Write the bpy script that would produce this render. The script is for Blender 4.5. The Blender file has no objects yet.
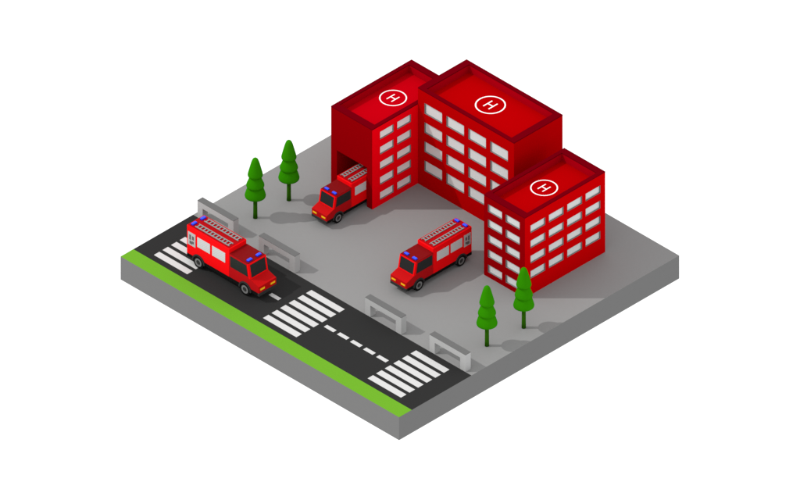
import bpy, math
from mathutils import Vector, Matrix

# ------------------------------------------------------------------ scene, camera, light
# all lengths below are written in decimetres and multiplied by U
U = 0.1
sc = bpy.context.scene
C = sc.collection
sc.render.engine = 'CYCLES'
sc.render.resolution_x, sc.render.resolution_y = 1024, 640
sc.cycles.diffuse_bounces = 4
sc.view_settings.view_transform = 'Standard'
sc.view_settings.look = 'None'
sc.view_settings.exposure = 0.0
sc.view_settings.gamma = 1.0
sc.view_settings.use_curve_mapping = False

SUN_EL, SUN_FROM = 47.5, (-1.0, -1.0)          # light comes from the left, shadows fall to the right

cd = bpy.data.cameras.new('camera')
cam = bpy.data.objects.new('camera', cd)
C.objects.link(cam)
cd.type = 'ORTHO'                               # true isometric view
cd.ortho_scale = 800 * U * math.sqrt(2 / 3)
cd.clip_start, cd.clip_end = 0.5, 400
target = Vector((154.8, 167.8, 0)) * U
view = Vector((-1, 1, -1)).normalized()
cam.location = target - view * 90
cam.rotation_euler = view.to_track_quat('-Z', 'Y').to_euler()
sc.camera = cam

w = bpy.data.worlds.new('World')
sc.world = w
w.use_nodes = True
bg = w.node_tree.nodes['Background']
bg.inputs['Color'].default_value = (1, 1, 1, 1)   # plain white studio surround, the same in every direction
bg.inputs['Strength'].default_value = 1.25

sd = bpy.data.lights.new('sun', 'SUN')
sd.energy = 2.0
sd.angle = math.radians(0.5)
sd.color = (1.0, 0.985, 0.96)
sun = bpy.data.objects.new('sun', sd)
C.objects.link(sun)
h = Vector((SUN_FROM[0], SUN_FROM[1], 0)).normalized()
to_sun = h * math.cos(math.radians(SUN_EL)) + Vector((0, 0, math.sin(math.radians(SUN_EL))))
sun.rotation_euler = (-to_sun).to_track_quat('-Z', 'Y').to_euler()
sun.location = target + to_sun * 60

# ------------------------------------------------------------------ materials
def s2l(v):
    v /= 255.0
    return v / 12.92 if v <= 0.04045 else ((v + 0.055) / 1.055) ** 2.4

def mat(name, col, rough=0.95, spec=0.0, var=0.03, scale=6.0, bump=0.0):
    m = bpy.data.materials.new(name)
    m.use_nodes = True
    nt = m.node_tree
    p = nt.nodes['Principled BSDF']
    p.inputs['Roughness'].default_value = rough
    p.inputs['Specular IOR Level'].default_value = spec
    tc = nt.nodes.new('ShaderNodeTexCoord')
    nz = nt.nodes.new('ShaderNodeTexNoise')
    nz.inputs['Scale'].default_value = scale
    nz.inputs['Detail'].default_value = 6
    nt.links.new(tc.outputs['Object'], nz.inputs['Vector'])
    mx = nt.nodes.new('ShaderNodeMix')
    mx.data_type = 'RGBA'
    lo = [c * (1 - var) for c in col] + [1]
    hi = [min(1, c * (1 + var)) for c in col] + [1]
    mx.inputs['A'].default_value = lo
    mx.inputs['B'].default_value = hi
    nt.links.new(nz.outputs['Fac'], mx.inputs['Factor'])
    nt.links.new(mx.outputs['Result'], p.inputs['Base Color'])
    if bump:
        b = nt.nodes.new('ShaderNodeBump')
        b.inputs['Strength'].default_value = bump
        b.inputs['Distance'].default_value = 0.01
        nt.links.new(nz.outputs['Fac'], b.inputs['Height'])
        nt.links.new(b.outputs['Normal'], p.inputs['Normal'])
    return m

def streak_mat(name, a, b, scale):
    """light frosted pane with thin diagonal streaks of reflection painted into the colour"""
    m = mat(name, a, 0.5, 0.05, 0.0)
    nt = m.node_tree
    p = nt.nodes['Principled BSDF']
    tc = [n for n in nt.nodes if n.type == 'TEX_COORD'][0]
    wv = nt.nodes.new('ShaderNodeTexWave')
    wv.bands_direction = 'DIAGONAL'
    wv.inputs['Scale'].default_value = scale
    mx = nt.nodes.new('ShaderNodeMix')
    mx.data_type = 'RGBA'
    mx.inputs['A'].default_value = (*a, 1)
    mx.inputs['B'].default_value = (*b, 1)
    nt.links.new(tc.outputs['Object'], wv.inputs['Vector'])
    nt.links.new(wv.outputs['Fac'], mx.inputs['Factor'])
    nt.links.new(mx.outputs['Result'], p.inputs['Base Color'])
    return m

M = dict(
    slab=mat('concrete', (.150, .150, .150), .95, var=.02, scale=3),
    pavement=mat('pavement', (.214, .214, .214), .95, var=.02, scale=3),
    asphalt=mat('asphalt', (.0235, .0235, .0235), .95, var=.06, scale=20),
    grass=mat('turf', (.116, .305, .020), .95, var=.04, scale=15),
    paint=mat('road_paint', (.49, .49, .49), .9, var=.02),
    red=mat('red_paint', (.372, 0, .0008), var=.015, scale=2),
    crimson=mat('crimson_shaded_wall', (.225, 0, .0015), var=.015, scale=2),  # wall red darkened like a shaded face, in the colour itself
    scarlet=mat('scarlet_lit_wall', (.86, 0, .006), var=.015, scale=2),  # wall red brightened like a lit face, though the sun misses it
    deck_mid=mat('red_deck', (.335, 0, .0008), var=.015, scale=2),
    deck_red=mat('scarlet_deck', (.40, 0, .004), var=.015, scale=2),
    coping=mat('maroon_coping', (.118, 0, .003), var=.02, scale=2),
    liner=mat('liner_red', (.34, 0, .006), var=.015, scale=2),
    white=mat('white_paint', (.8, .8, .8), .8),
    frame=mat('window_frame_grey', (.17, .18, .18), .8),
    pane=mat('frosted_pane', (.56, .57, .57), .5, .1, var=.01),
    pane_pale=mat('shade_lifted_pane', (.84, .85, .85), .5, .1, var=.01),  # copy of the pane lightened to offset the shade on its wall
    barrier=mat('barrier_concrete', (.37, .37, .37), .9, var=.02),
    shade_top=mat('barrier_shade_top', (.12, .12, .12), .9, var=.02),  # darker tone of the barrier's top face, shading put into the colour
    body=mat('truck_bright_red', (.76, .002, .004), .6, .03, var=.01),
    cab=mat('truck_shaded_red', (.37, .004, .006), .6, .03, var=.01),  # shading on the cab sides, put into a darker red
    cabroof=mat('truck_roof_maroon', (.16, .003, .004), .6, .03, var=.01),
    hood=mat('truck_hood_red', (.40, .003, .004), .6, .03, var=.01),
    roof=mat('truck_roof_red', (.32, .001, .003), .6, .03, var=.01),
    rubber=mat('rubber', (.005, .005, .005), .9, .03),
    chassis=mat('chassis_black', (.006, .006, .006), .9, .03),
    bumper=mat('bumper_grey', (.028, .028, .028), .8, .05),
    rim=mat('wheel_rim', (.15, .15, .15), .6, .1),
    glass=mat('dark_glass', (.016, .017, .017), .4, .1, var=.02),
    lamp=mat('amber_lens', (.72, .50, .01), .4, .1),
    bezel=mat('orange_bezel', (.7, .12, .004), .6, .05),
    blue=mat('blue_lens', (.03, .08, .90), .4, .1),
    blue_base=mat('blue_lamp_base', (.008, .008, .4), .6, .05),
    ladder=mat('ladder_metal', (.22, .23, .23), .7, .05),
    panel=mat('equipment_panel', (.38, .38, .38), .7, .05),
    vent=mat('vent_dark', (.10, .10, .10), .8, .02),
    side_pane=streak_mat('glint_streak_pane', (.46, .46, .46), (.50, .50, .50), 3.0),  # reflected streaks are part of the colour
    crown=mat('tree_green', (.022, .185, .001), .9, var=.08, scale=1.2),
    trunk=mat('trunk_green', (.02, .09, .002), .9, var=.1, scale=6),
)

# ------------------------------------------------------------------ mesh helpers
class MB:
    def __init__(self):
        self.v, self.f, self.s = [], [], []
    def quad(self, *pts, smooth=False):
        n = len(self.v)
        self.v += [tuple(p) for p in pts]
        self.f.append(tuple(range(n, n + len(pts))))
        self.s.append(smooth)
    def box(self, x0, x1, y0, y1, z0, z1, b=0.0):
        """box, its vertical and top edges chamfered by b"""
        if b <= 0:
            c = [(x0, y0), (x1, y0), (x1, y1), (x0, y1)]
            self.loft([[(x, y, z0) for x, y in c], [(x, y, z1) for x, y in c]])
            return
        def ring(i, z):
            return [(x0 + i + b, y0 + i, z), (x1 - i - b, y0 + i, z), (x1 - i, y0 + i + b, z), (x1 - i, y1 - i - b, z),
                    (x1 - i - b, y1 - i, z), (x0 + i + b, y1 - i, z), (x0 + i, y1 - i - b, z), (x0 + i, y0 + i + b, z)]
        self.loft([ring(0, z0), ring(0, z1 - b), ring(b, z1)])
    def loft(self, rings, smooth=False, caps=True):
        n, k, base = len(rings[0]), len(rings), len(self.v)
        for r in rings:
            self.v += [tuple(p) for p in r]
        for j in range(k - 1):
            for i in range(n):
                a, b_ = base + j * n + i, base + j * n + (i + 1) % n
                self.f.append((a, b_, b_ + n, a + n))
                self.s.append(smooth)
        if caps:
            self.f.append(tuple(base + i for i in reversed(range(n))))
            self.f.append(tuple(base + (k - 1) * n + i for i in range(n)))
            self.s += [False, False]
    def prism_x(self, prof, x0, x1):
        """profile of (y, z) points extruded along x"""
        self.loft([[(x0, y, z) for y, z in prof], [(x1, y, z) for y, z in prof]])
    def cyl_x(self, y, z, r, x0, x1, n=32, hole=0.0, a0=0.0, a1=360.0):
        full = a1 - a0 >= 360
        m = n if full else n + 1
        A = [math.radians(a0 + (a1 - a0) * i / n) for i in range(m)]
        if not hole:
            self.loft([[(x0, y + r * math.cos(a), z + r * math.sin(a)) for a in A],
                       [(x1, y + r * math.cos(a), z + r * math.sin(a)) for a in A]])
            return
        def P(x, rr, a): return (x, y + rr * math.cos(a), z + rr * math.sin(a))
        for i in range(n):
            a, b_ = A[i], A[(i + 1) % m]
            self.quad(P(x0, r, a), P(x0, r, b_), P(x1, r, b_), P(x1, r, a))
            self.quad(P(x0, hole, a), P(x1, hole, a), P(x1, hole, b_), P(x0, hole, b_))
            self.quad(P(x1, r, a), P(x1, r, b_), P(x1, hole, b_), P(x1, hole, a))
            self.quad(P(x0, r, a), P(x0, hole, a), P(x0, hole, b_), P(x0, r, b_))
        if not full:
            for a in (A[0], A[-1]):
                self.quad(P(x0, r, a), P(x1, r, a), P(x1, hole, a), P(x0, hole, a))
    def lathe(self, prof, n=48, smooth=True):
        self.loft([[(r * math.cos(2 * math.pi * i / n), r * math.sin(2 * math.pi * i / n), z) for i in range(n)]
                   for r, z in prof], smooth)
    def build(self, name, m, parent=None, loc=(0, 0, 0)):
        me = bpy.data.meshes.new(name)
        me.from_pydata([tuple(c * U for c in v) for v in self.v], [], self.f)
        for p, s in zip(me.polygons, self.s):
            p.use_smooth = s
        import bmesh
        bm = bmesh.new()
        bm.from_mesh(me)
        bmesh.ops.remove_doubles(bm, verts=bm.verts, dist=1e-5)
        bmesh.ops.recalc_face_normals(bm, faces=bm.faces)
        bm.to_mesh(me)
        bm.free()
        me.materials.append(m)
        o = bpy.data.objects.new(name, me)
        C.objects.link(o)
        o.location = [c * U for c in loc]
        if parent:
            o.parent = parent
        return o

def tag(o, label=None, cat=None, group=None, kind=None):
    for k, v in (('label', label), ('category', cat), ('group', group), ('kind', kind)):
        if v:
            o[k] = v
    return o

def empty(name, loc=(0, 0, 0)):
    o = bpy.data.objects.new(name, None)
    C.objects.link(o)
    o.location = [c * U for c in loc]
    o.empty_display_size = 0.3
    return o

def copy_tree(o, parent=None):
    kids = list(o.children)
    c = o.copy()
    C.objects.link(c)
    c.parent = parent
    for k in kids:
        copy_tree(k, c)
    return c

def boxpart(name, m, parent, *a, b=0.0):
    mb = MB()
    mb.box(*a, b=b)
    return mb.build(name, m, parent)

# ------------------------------------------------------------------ the setting
GX, GY, ROAD0, ROAD1 = 321.5, 323.5, 14.6, 83.6
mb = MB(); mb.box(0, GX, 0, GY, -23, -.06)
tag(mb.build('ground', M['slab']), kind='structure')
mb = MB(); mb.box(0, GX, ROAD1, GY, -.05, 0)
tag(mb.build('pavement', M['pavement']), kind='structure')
mb = MB(); mb.box(0, GX, ROAD0, ROAD1, -.05, 0)
tag(mb.build('road', M['asphalt']), kind='structure')
mb = MB(); mb.box(0, GX, 0, ROAD0, -.05, .1)
tag(mb.build('grass', M['grass']), 'bright green grass strip along the near edge of the road', 'grass', kind='stuff')

for x0 in (17.7, 143.7, 264.5):
    mb = MB()
    for k in range(6):
        y = 20.7 + 9.93 * k
        mb.box(x0, x0 + 38.5, y, y + 6.3, .02, .06)
    tag(mb.build('crosswalk', M['paint']), kind='structure')
mb = MB()
for x in [63.9, 78.9, 93.9, 108.9, 123.9] + [187.6 + 15.1 * k for k in range(5)]:
    mb.box(x, x + 10.9, 47.0, 50.9, .02, .06)
tag(mb.build('centre_line', M['paint']), kind='structure')

# ------------------------------------------------------------------ buildings
def wall(name, m, parent, axis, plane, u0, u1, h, holes, t=2.0, z0=0.0):
    """one wall with real openings. axis '-Y','+Y' run along x, '-X','+X' along y; plane is the outer face;
    the ends are mitred so that two walls meet at the corner"""
    us = sorted({u0, u1} | {a for q in holes for a in q[:2]})
    vs = sorted({z0, h} | {a for q in holes for a in q[2:]})
    sgn = {'-Y': 1, '+Y': -1, '-X': 1, '+X': -1}[axis]
    mb = MB()
    def P(u, z, d):
        if d:
            u = u0 + t if u == u0 else (u1 - t if u == u1 else u)
        q = plane + sgn * d
        return (u, q, z) if axis[1] == 'Y' else (q, u, z)
    def solid(i, j):
        if i < 0 or j < 0 or i >= len(us) - 1 or j >= len(vs) - 1:
            return False
        um, vm = (us[i] + us[i + 1]) / 2, (vs[j] + vs[j + 1]) / 2
        return not any(a < um < b and c < vm < d for a, b, c, d in holes)
    for i in range(len(us) - 1):
        for j in range(len(vs) - 1):
            if not solid(i, j):
                continue
            a, b, c, d = us[i], us[i + 1], vs[j], vs[j + 1]
            mb.quad(P(a, c, 0), P(b, c, 0), P(b, d, 0), P(a, d, 0))
            mb.quad(P(a, c, t), P(a, d, t), P(b, d, t), P(b, c, t))
            for (di, dj, p, q) in ((-1, 0, (a, c), (a, d)), (1, 0, (b, c), (b, d)), (0, -1, (a, c), (b, c)), (0, 1, (a, d), (b, d))):
                if not solid(i + di, j + dj):
                    mb.quad(P(*p, 0), P(*q, 0), P(*q, t), P(*p, t))
    return mb.build(name, m, parent)

def window(parent, axis, plane, q, glass):
    a, b, c, d = q
    f = .1
    def bx(mb, u0, u1, z0, z1, d0, d1):
        if axis == '-Y':
            mb.box(u0, u1, plane + d0, plane + d1, z0, z1)
        else:
            mb.box(plane - d1, plane - d0, u0, u1, z0, z1)
    g = .01
    mb = MB()
    bx(mb, a + g, b - g, c + g, c + f, .03, 1.95)
    bx(mb, a + g, b - g, d - f, d - g, .03, 1.95)
    bx(mb, a + g, a + f, c + f, d - f, .03, 1.95)
    bx(mb, b - f, b - g, c + f, d - f, .03, 1.95)
    fr = mb.build('window', M['frame'], parent)
    mb = MB()
    bx(mb, a + f, b - f, c + f, d - f, 1.35, 1.7)
    mb.build('pane', glass, fr)

def ring(mb, X0, X1, Y0, Y1, wx, wy, z0, z1):
    """mitred rectangular ring, wide wx across x and wy across y"""
    o = [(X0, Y0), (X1, Y0), (X1, Y1), (X0, Y1)]
    i = [(X0 + wx, Y0 + wy), (X1 - wx, Y0 + wy), (X1 - wx, Y1 - wy), (X0 + wx, Y1 - wy)]
    for k in range(4):
        l = (k + 1) % 4
        for z in (z0, z1):
            mb.quad((*o[k], z), (*o[l], z), (*i[l], z), (*i[k], z))
        mb.quad((*o[k], z0), (*o[l], z0), (*o[l], z1), (*o[k], z1))
        mb.quad((*i[k], z0), (*i[l], z0), (*i[l], z1), (*i[k], z1))

def helipad(parent, x, y, z, r):
    k = r / 12.7
    mb = MB()
    n = 64
    for i in range(n):
        a, b = 2 * math.pi * i / n, 2 * math.pi * (i + 1) / n
        ri, ro = r - 1.2 * k, r
        P = lambda q, t, zz: (q * math.cos(t), q * math.sin(t), zz)
        mb.quad(P(ri, a, .05), P(ro, a, .05), P(ro, b, .05), P(ri, b, .05))
        mb.quad(P(ro, a, 0), P(ro, b, 0), P(ro, b, .05), P(ro, a, .05))
        mb.quad(P(ri, a, 0), P(ri, b, 0), P(ri, b, .05), P(ri, a, .05))
    s, l, t = 3.05 * k, 5.2 * k, .58 * k
    mb.box(-s - t, -s + t, -l, l, 0, .05)
    mb.box(s - t, s + t, -l, l, 0, .05)
    mb.box(-s + t, s - t, -t, t, 0, .05)
    mb.build('helipad_marking', M['white'], parent, (x, y, z + .04))

def building(name, label, X0, X1, Y0, Y1, H, front, side, deck, wx, wy, fh, sh, pad, garage=None, back=None, glass=M['pane']):
    root = empty(name, (X0, Y0, 0))
    tag(root, label, 'building', 'red buildings with a helipad on the roof')
    x1, y1 = X1 - X0, Y1 - Y0
    top = H - .9
    back = back or front
    holes = list(fh) + ([garage] if garage else [])
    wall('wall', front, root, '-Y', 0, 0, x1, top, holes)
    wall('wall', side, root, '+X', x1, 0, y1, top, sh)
    wall('wall', back, root, '+Y', y1, 0, x1, top, [])
    wall('wall', back, root, '-X', 0, 0, y1, top, [])
    for q in fh: window(root, '-Y', 0, q, glass)
    for q in sh: window(root, '+X', x1, q, glass)
    dz = H - 8
    boxpart('roof', deck, root, 2.02, x1 - 2.02, 2.02, y1 - 2.02, dz - 2, dz)
    mb = MB(); ring(mb, 2.02, x1 - 2.02, 2.02, y1 - 2.02, wx - 2.1, wy - 2.1, dz + .01, top)
    mb.build('parapet', M['liner'], root)
    mb = MB(); ring(mb, -.06, x1 + .06, -.06, y1 + .06, wx, wy, top + .01, H)
    mb.build('coping', M['coping'], root)
    helipad(root, pad[0] - X0, pad[1] - Y0, dz, pad[2])
    if garage:
        a, b, c, d = garage
        D = 86
        mb = MB()
        g = .02
        # inner room: two side walls, back wall and ceiling
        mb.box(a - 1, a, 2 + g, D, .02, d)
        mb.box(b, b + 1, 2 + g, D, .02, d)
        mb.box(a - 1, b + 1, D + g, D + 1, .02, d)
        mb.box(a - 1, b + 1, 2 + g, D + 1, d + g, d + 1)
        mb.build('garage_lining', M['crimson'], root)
    return root

def grid(us, wdt, zs, hgt):
    return [(u, u + wdt, z, z + hgt) for u in us for z in zs]

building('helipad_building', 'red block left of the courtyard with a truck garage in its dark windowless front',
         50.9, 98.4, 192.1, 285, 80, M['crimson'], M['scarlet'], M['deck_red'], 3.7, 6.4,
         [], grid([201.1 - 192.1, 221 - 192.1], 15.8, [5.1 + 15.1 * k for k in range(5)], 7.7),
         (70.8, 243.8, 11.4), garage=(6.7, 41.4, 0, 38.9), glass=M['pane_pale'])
building('helipad_building', 'tallest and widest red block, its front with four rows of four windows facing the courtyard',
         98.5, 209.4, 244.8, 301, 96, M['red'], M['red'], M['deck_mid'], 6.6, 3.8,
         grid([106 - 98.5 + 25.3 * k for k in range(4)], 20.4, [16.3 + 19.1 * k for k in range(4)], 10.5), [],
         (150, 277, 12.7))
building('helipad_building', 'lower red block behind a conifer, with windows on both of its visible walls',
         228.0, 275.2, 191.6, 284.3, 80.5, M['crimson'], mat('side_red_lit_wall', (.46, 0, .001), var=.015, scale=2), M['deck_mid'], 3.7, 6.4,  # side wall colour lightened as if this face were lit
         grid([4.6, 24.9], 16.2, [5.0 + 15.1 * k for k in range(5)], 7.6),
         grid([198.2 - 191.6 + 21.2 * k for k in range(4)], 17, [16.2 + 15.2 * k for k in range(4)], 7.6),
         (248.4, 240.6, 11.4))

# ------------------------------------------------------------------ road barriers
def make_barrier():
    root = empty('road_barrier')
    boxpart('post', M['barrier'], root, 0, 6, 0, 6, 0, 11.3)
    boxpart('post', M['barrier'], root, 35.4, 41.6, 0, 6, 0, 11.3)
    r = boxpart('top_rail', M['barrier'], root, 0, 41.6, 0, 6, 11.31, 16.6)
    boxpart('shade_top', M['shade_top'], r, -.03, 41.63, -.03, 6.03, 16.61, 17.0)  # thin slab added to carry the painted shade of the top
    return root

bar = make_barrier()
BL = ['grey concrete road barrier standing behind the back of the fire truck on the road',
      'grey concrete road barrier beside the cab of the fire truck on the road',
      'grey concrete road barrier beside the row of dashes between two crosswalks, clear of any truck',
      'grey concrete road barrier beside the front right crosswalk, nearest the corner of the slab']
for i, x in enumerate((5.0, 75.8, 198.7, 273.0)):
    o = bar if i == 0 else copy_tree(bar)
    o.location = (x * U, (ROAD1 + .05) * U, 0)
    tag(o, BL[i], 'barrier', 'concrete barriers along the road edge')

# ------------------------------------------------------------------ trees
def make_tree():
    root = empty('conifer_tree')
    mb = MB(); mb.lathe([(1.85, 0), (1.75, 6), (1.6, 30)], 20)
    mb.build('trunk', M['trunk'], root)
    mb = MB()
    mb.lathe([(1.0, 23.0), (5.5, 21.8), (7.6, 21.4), (8.5, 21.9), (8.7, 22.9), (8.4, 24.4), (7.7, 27), (6.2, 31), (5.2, 35), (3, 37)])
    mb.lathe([(1.0, 33.0), (4.5, 31.6), (6.3, 31.3), (7.2, 31.8), (7.5, 32.8), (7.3, 34.0), (6.3, 36.5), (4.9, 40.5), (4.0, 44), (2, 46)])
    mb.lathe([(1.0, 43.5), (4.0, 42.2), (5.3, 41.9), (6.1, 42.4), (6.3, 43.4), (6.1, 44.6), (5.3, 48), (4.3, 52), (3.4, 55.5), (2.7, 57.6),
              (2.1, 58.8), (1.3, 59.6), (.5, 59.95), (.05, 60)])
    mb.build('crown', M['crown'], root)
    return root

tree = make_tree()
TL = ['green three tiered conifer on the left of the pair, nearer the road barriers',
      'green three tiered conifer of the left pair that stands nearer the garage',
      'green three tiered conifer in front, nearest the right end of the road',
      'green three tiered conifer standing in front of the corner of the right red building']
for i, (x, y) in enumerate(((39.1, 116.4), (40.8, 153.5), (300.7, 122.3), (303.9, 161.6))):
    o = tree if i == 0 else copy_tree(tree)
    o.location = (x * U, y * U, 0)
    tag(o, TL[i], 'tree', 'conifers on the pavement')

# ------------------------------------------------------------------ fire trucks (front towards -Y, side to side along x)
def make_truck():
    root = empty('fire_truck')
    L, W = 75.7, 9.15
    Y = lambda f: f - L / 2
    boxpart('chassis', M['chassis'], root, -W + .1, W - .1, Y(1.4), Y(L - .2), 5.0, 7.9)
    boxpart('bumper', M['bumper'], root, -W - .1, W + .1, Y(-.4), Y(1.3), 5.5, 8.0, b=.2)
    bb = boxpart('box_body', M['body'], root, -W, W, Y(31), Y(L), 8.0, 33.0, b=.35)
    boxpart('roof_panel', M['roof'], bb, -W + .7, W - .7, Y(31.8), Y(L - .7), 33.01, 33.2)
    # cab
    mb = MB()
    mb.prism_x([(Y(.3), 8.05), (Y(.3), 13.6), (Y(8.9), 16.2), (Y(11.2), 28.8), (Y(30.95), 28.8), (Y(30.95), 8.05)], -W, W)
    cab = mb.build('cab', M['cab'], root)
    boxpart('cab_roof', M['cabroof'], cab, -W + .1, W - .1, Y(11.6), Y(30.95), 28.81, 29.1)
    mb = MB()          # bright nose and hood shell
    mb.prism_x([(Y(0), 8.05), (Y(0), 13.75), (Y(8.75), 16.6), (Y(8.95), 16.3), (Y(.28), 13.5), (Y(.28), 8.05)], -W - .02, W + .02)
    hood = mb.build('hood', M['hood'], cab)
    # windscreen surround and glass, both lying on the sloping front of the cab
    d = Vector((0, 2.3, 12.6)).normalized()
    nrm = Vector((0, -d.z, d.y))
    o0 = Vector((0, Y(8.9), 16.25))
    def slab(u0, u1, v0, v1, h0, h1, mb):
        c = []
        for hh in (h0, h1):
            c.append([tuple(o0 + Vector((u, 0, 0)) + d * v + nrm * hh) for u, v in ((u0, v0), (u1, v0), (u1, v1), (u0, v1))])
        mb.loft(c)
    VL = 12.85
    mb = MB()
    slab(-W, -W + 1.3, .3, VL, .02, .35, mb); slab(W - 1.3, W, .3, VL, .02, .35, mb)
    slab(-W + 1.3, W - 1.3, VL - 1.1, VL, .02, .35, mb); slab(-W + 1.3, W - 1.3, .3, 1.0, .02, .35, mb)
    fr = mb.build('windscreen_frame', M['body'], cab)
    mb = MB(); slab(-W + 1.3, W - 1.3, 1.0, VL - 1.1, .02, .15, mb)
    mb.build('windscreen', M['glass'], cab)
    for s in (-1, 1):
        mb = MB()      # side glass of the cab
        x0, x1 = sorted((s * (W + .02), s * (W + .22)))
        mb.prism_x([(Y(11.5), 17.8), (Y(13.2), 27.3), (Y(29.8), 27.3), (Y(29.8), 17.8)], x0, x1)
        mb.build('cab_window', M['glass'], cab)
        mb = MB()      # bright pillar along the edge of the windscreen
        mb.prism_x([(Y(8.9), 16.3), (Y(11.2), 28.8), (Y(12.4), 28.8), (Y(10.4), 17.0)], x0, x1)
        mb.build('pillar', M['body'], cab)
        # lamps in the nose
        bz = boxpart('headlight_bezel', M['bezel'], hood, s * 5.4 - 2.6, s * 5.4 + 2.6, Y(-.15), Y(-.02), 9.9, 11.9)
        boxpart('headlight', M['lamp'], bz, s * 5.4 - 2.1, s * 5.4 + 2.1, Y(-.4), Y(-.16), 10.25, 11.5)
        # two windows and an equipment panel in the side of the box
        for f0, f1 in ((35.2, 48.9), (51.1, 64.4)):
            boxpart('side_window', M['side_pane'], bb, x0, x1, Y(f0), Y(f1), 18.6, 27.4)
        pn = boxpart('equipment_panel', M['panel'], bb, x0, x1, Y(66.4), Y(74.2), 16.6, 28.2)
        v0, v1 = sorted((s * (W + .23), s * (W + .35)))
        for (f0, f1, z0, z1) in ((71.0, 72.6, 21.6, 26.0), (67.9, 69.8, 22.4, 25.6), (69.6, 72.4, 18.0, 20.6), (68.0, 69.4, 18.8, 21.0)):
            boxpart('vent', M['vent'], pn, v0, v1, Y(f0), Y(f1), z0, z1)
        # wheels
        for f in (14.2, 63.0):
            mb = MB()
            xo, xi = s * (W + .5), s * (W - 3.6)
            a, b = sorted((xi, xo))
            mb.cyl_x(Y(f), 5.15, 5.15, a, b, 36, hole=2.6)
            wh = mb.build('wheel', M['rubber'], root)
            mb = MB()
            a, b = sorted((s * (W - 2), s * (W + .35)))
            mb.cyl_x(Y(f), 5.15, 3.4, *sorted((s * (W + .3), s * (W + .62))), 32, hole=2.0)
            mb.build('rim', M['rim'], wh)
            mb = MB(); mb.cyl_x(Y(f), 5.15, 2.6, a, b, 28)
            mb.cyl_x(Y(f), 5.15, 1.15, *sorted((s * (W + .3), s * (W + .5))), 20)
            mb.build('hub', M['bumper'], wh)
            mb = MB()
            mb.cyl_x(Y(f), 5.2, 6.5, *sorted((s * (W - 3.8), s * (W + .75))), 24, hole=5.3, a0=-2, a1=182)
            mb.build('wheel_arch', M['bumper'], root)
        # blue warning lights
        for f, z in ((14.2, 29.1), (72.3, 33.2)):
            bs = boxpart('warning_light_base', M['blue_base'], root, s * 4.7 - 2.35, s * 4.7 + 2.35, Y(f - 1.25), Y(f + 1.25), z, z + .7, b=.1)
            boxpart('warning_light', M['blue'], bs, s * 4.7 - 2.15, s * 4.7 + 2.15, Y(f - 1.1), Y(f + 1.1), z + .7, z + 1.4, b=.3)
        # ladder lying on the roof
        mb = MB()
        for dx in (-2.0, 2.0):
            mb.box(s * 4.7 + dx - .38, s * 4.7 + dx + .38, Y(33.5), Y(69.0), 33.35, 33.9)
        for k in range(11):
            f = 35.0 + 3.25 * k
            mb.box(s * 4.7 - 1.62, s * 4.7 + 1.62, Y(f - .48), Y(f + .48), 33.45, 33.8)
        for f in (38.25, 51.25, 64.25):
            mb.box(s * 4.7 - 2.3, s * 4.7 + 2.3, Y(f - .3), Y(f + .3), 33.21, 33.34)
        mb.build('ladder', M['ladder'], root)
    return root

truck = make_truck()
TR = [((196.6, 124.2, 0), 1.0, 0, 'red fire truck with two grey roof ladders parked in the open courtyard'),
      ((83.1, 146.2, 0), .93, 0, 'red fire truck driving out of the garage, its rear still inside the building'),
      ((125.9, 43.7, 0), 1.1, 90, 'red fire truck driving on the dark road, its back over a crosswalk')]
for i, ((x, y, z), s, rot, lab) in enumerate(TR):
    o = truck if i == 0 else copy_tree(truck)
    off = 75.7 / 2 * s
    if rot == 0:
        o.location = (x * U, (y + off) * U, .05 * U)
    else:
        o.location = ((x - off) * U, y * U, .07 * U)
    o.rotation_euler = (0, 0, math.radians(rot))
    o.scale = (s, s, s)
    tag(o, lab, 'fire truck', 'red fire trucks')
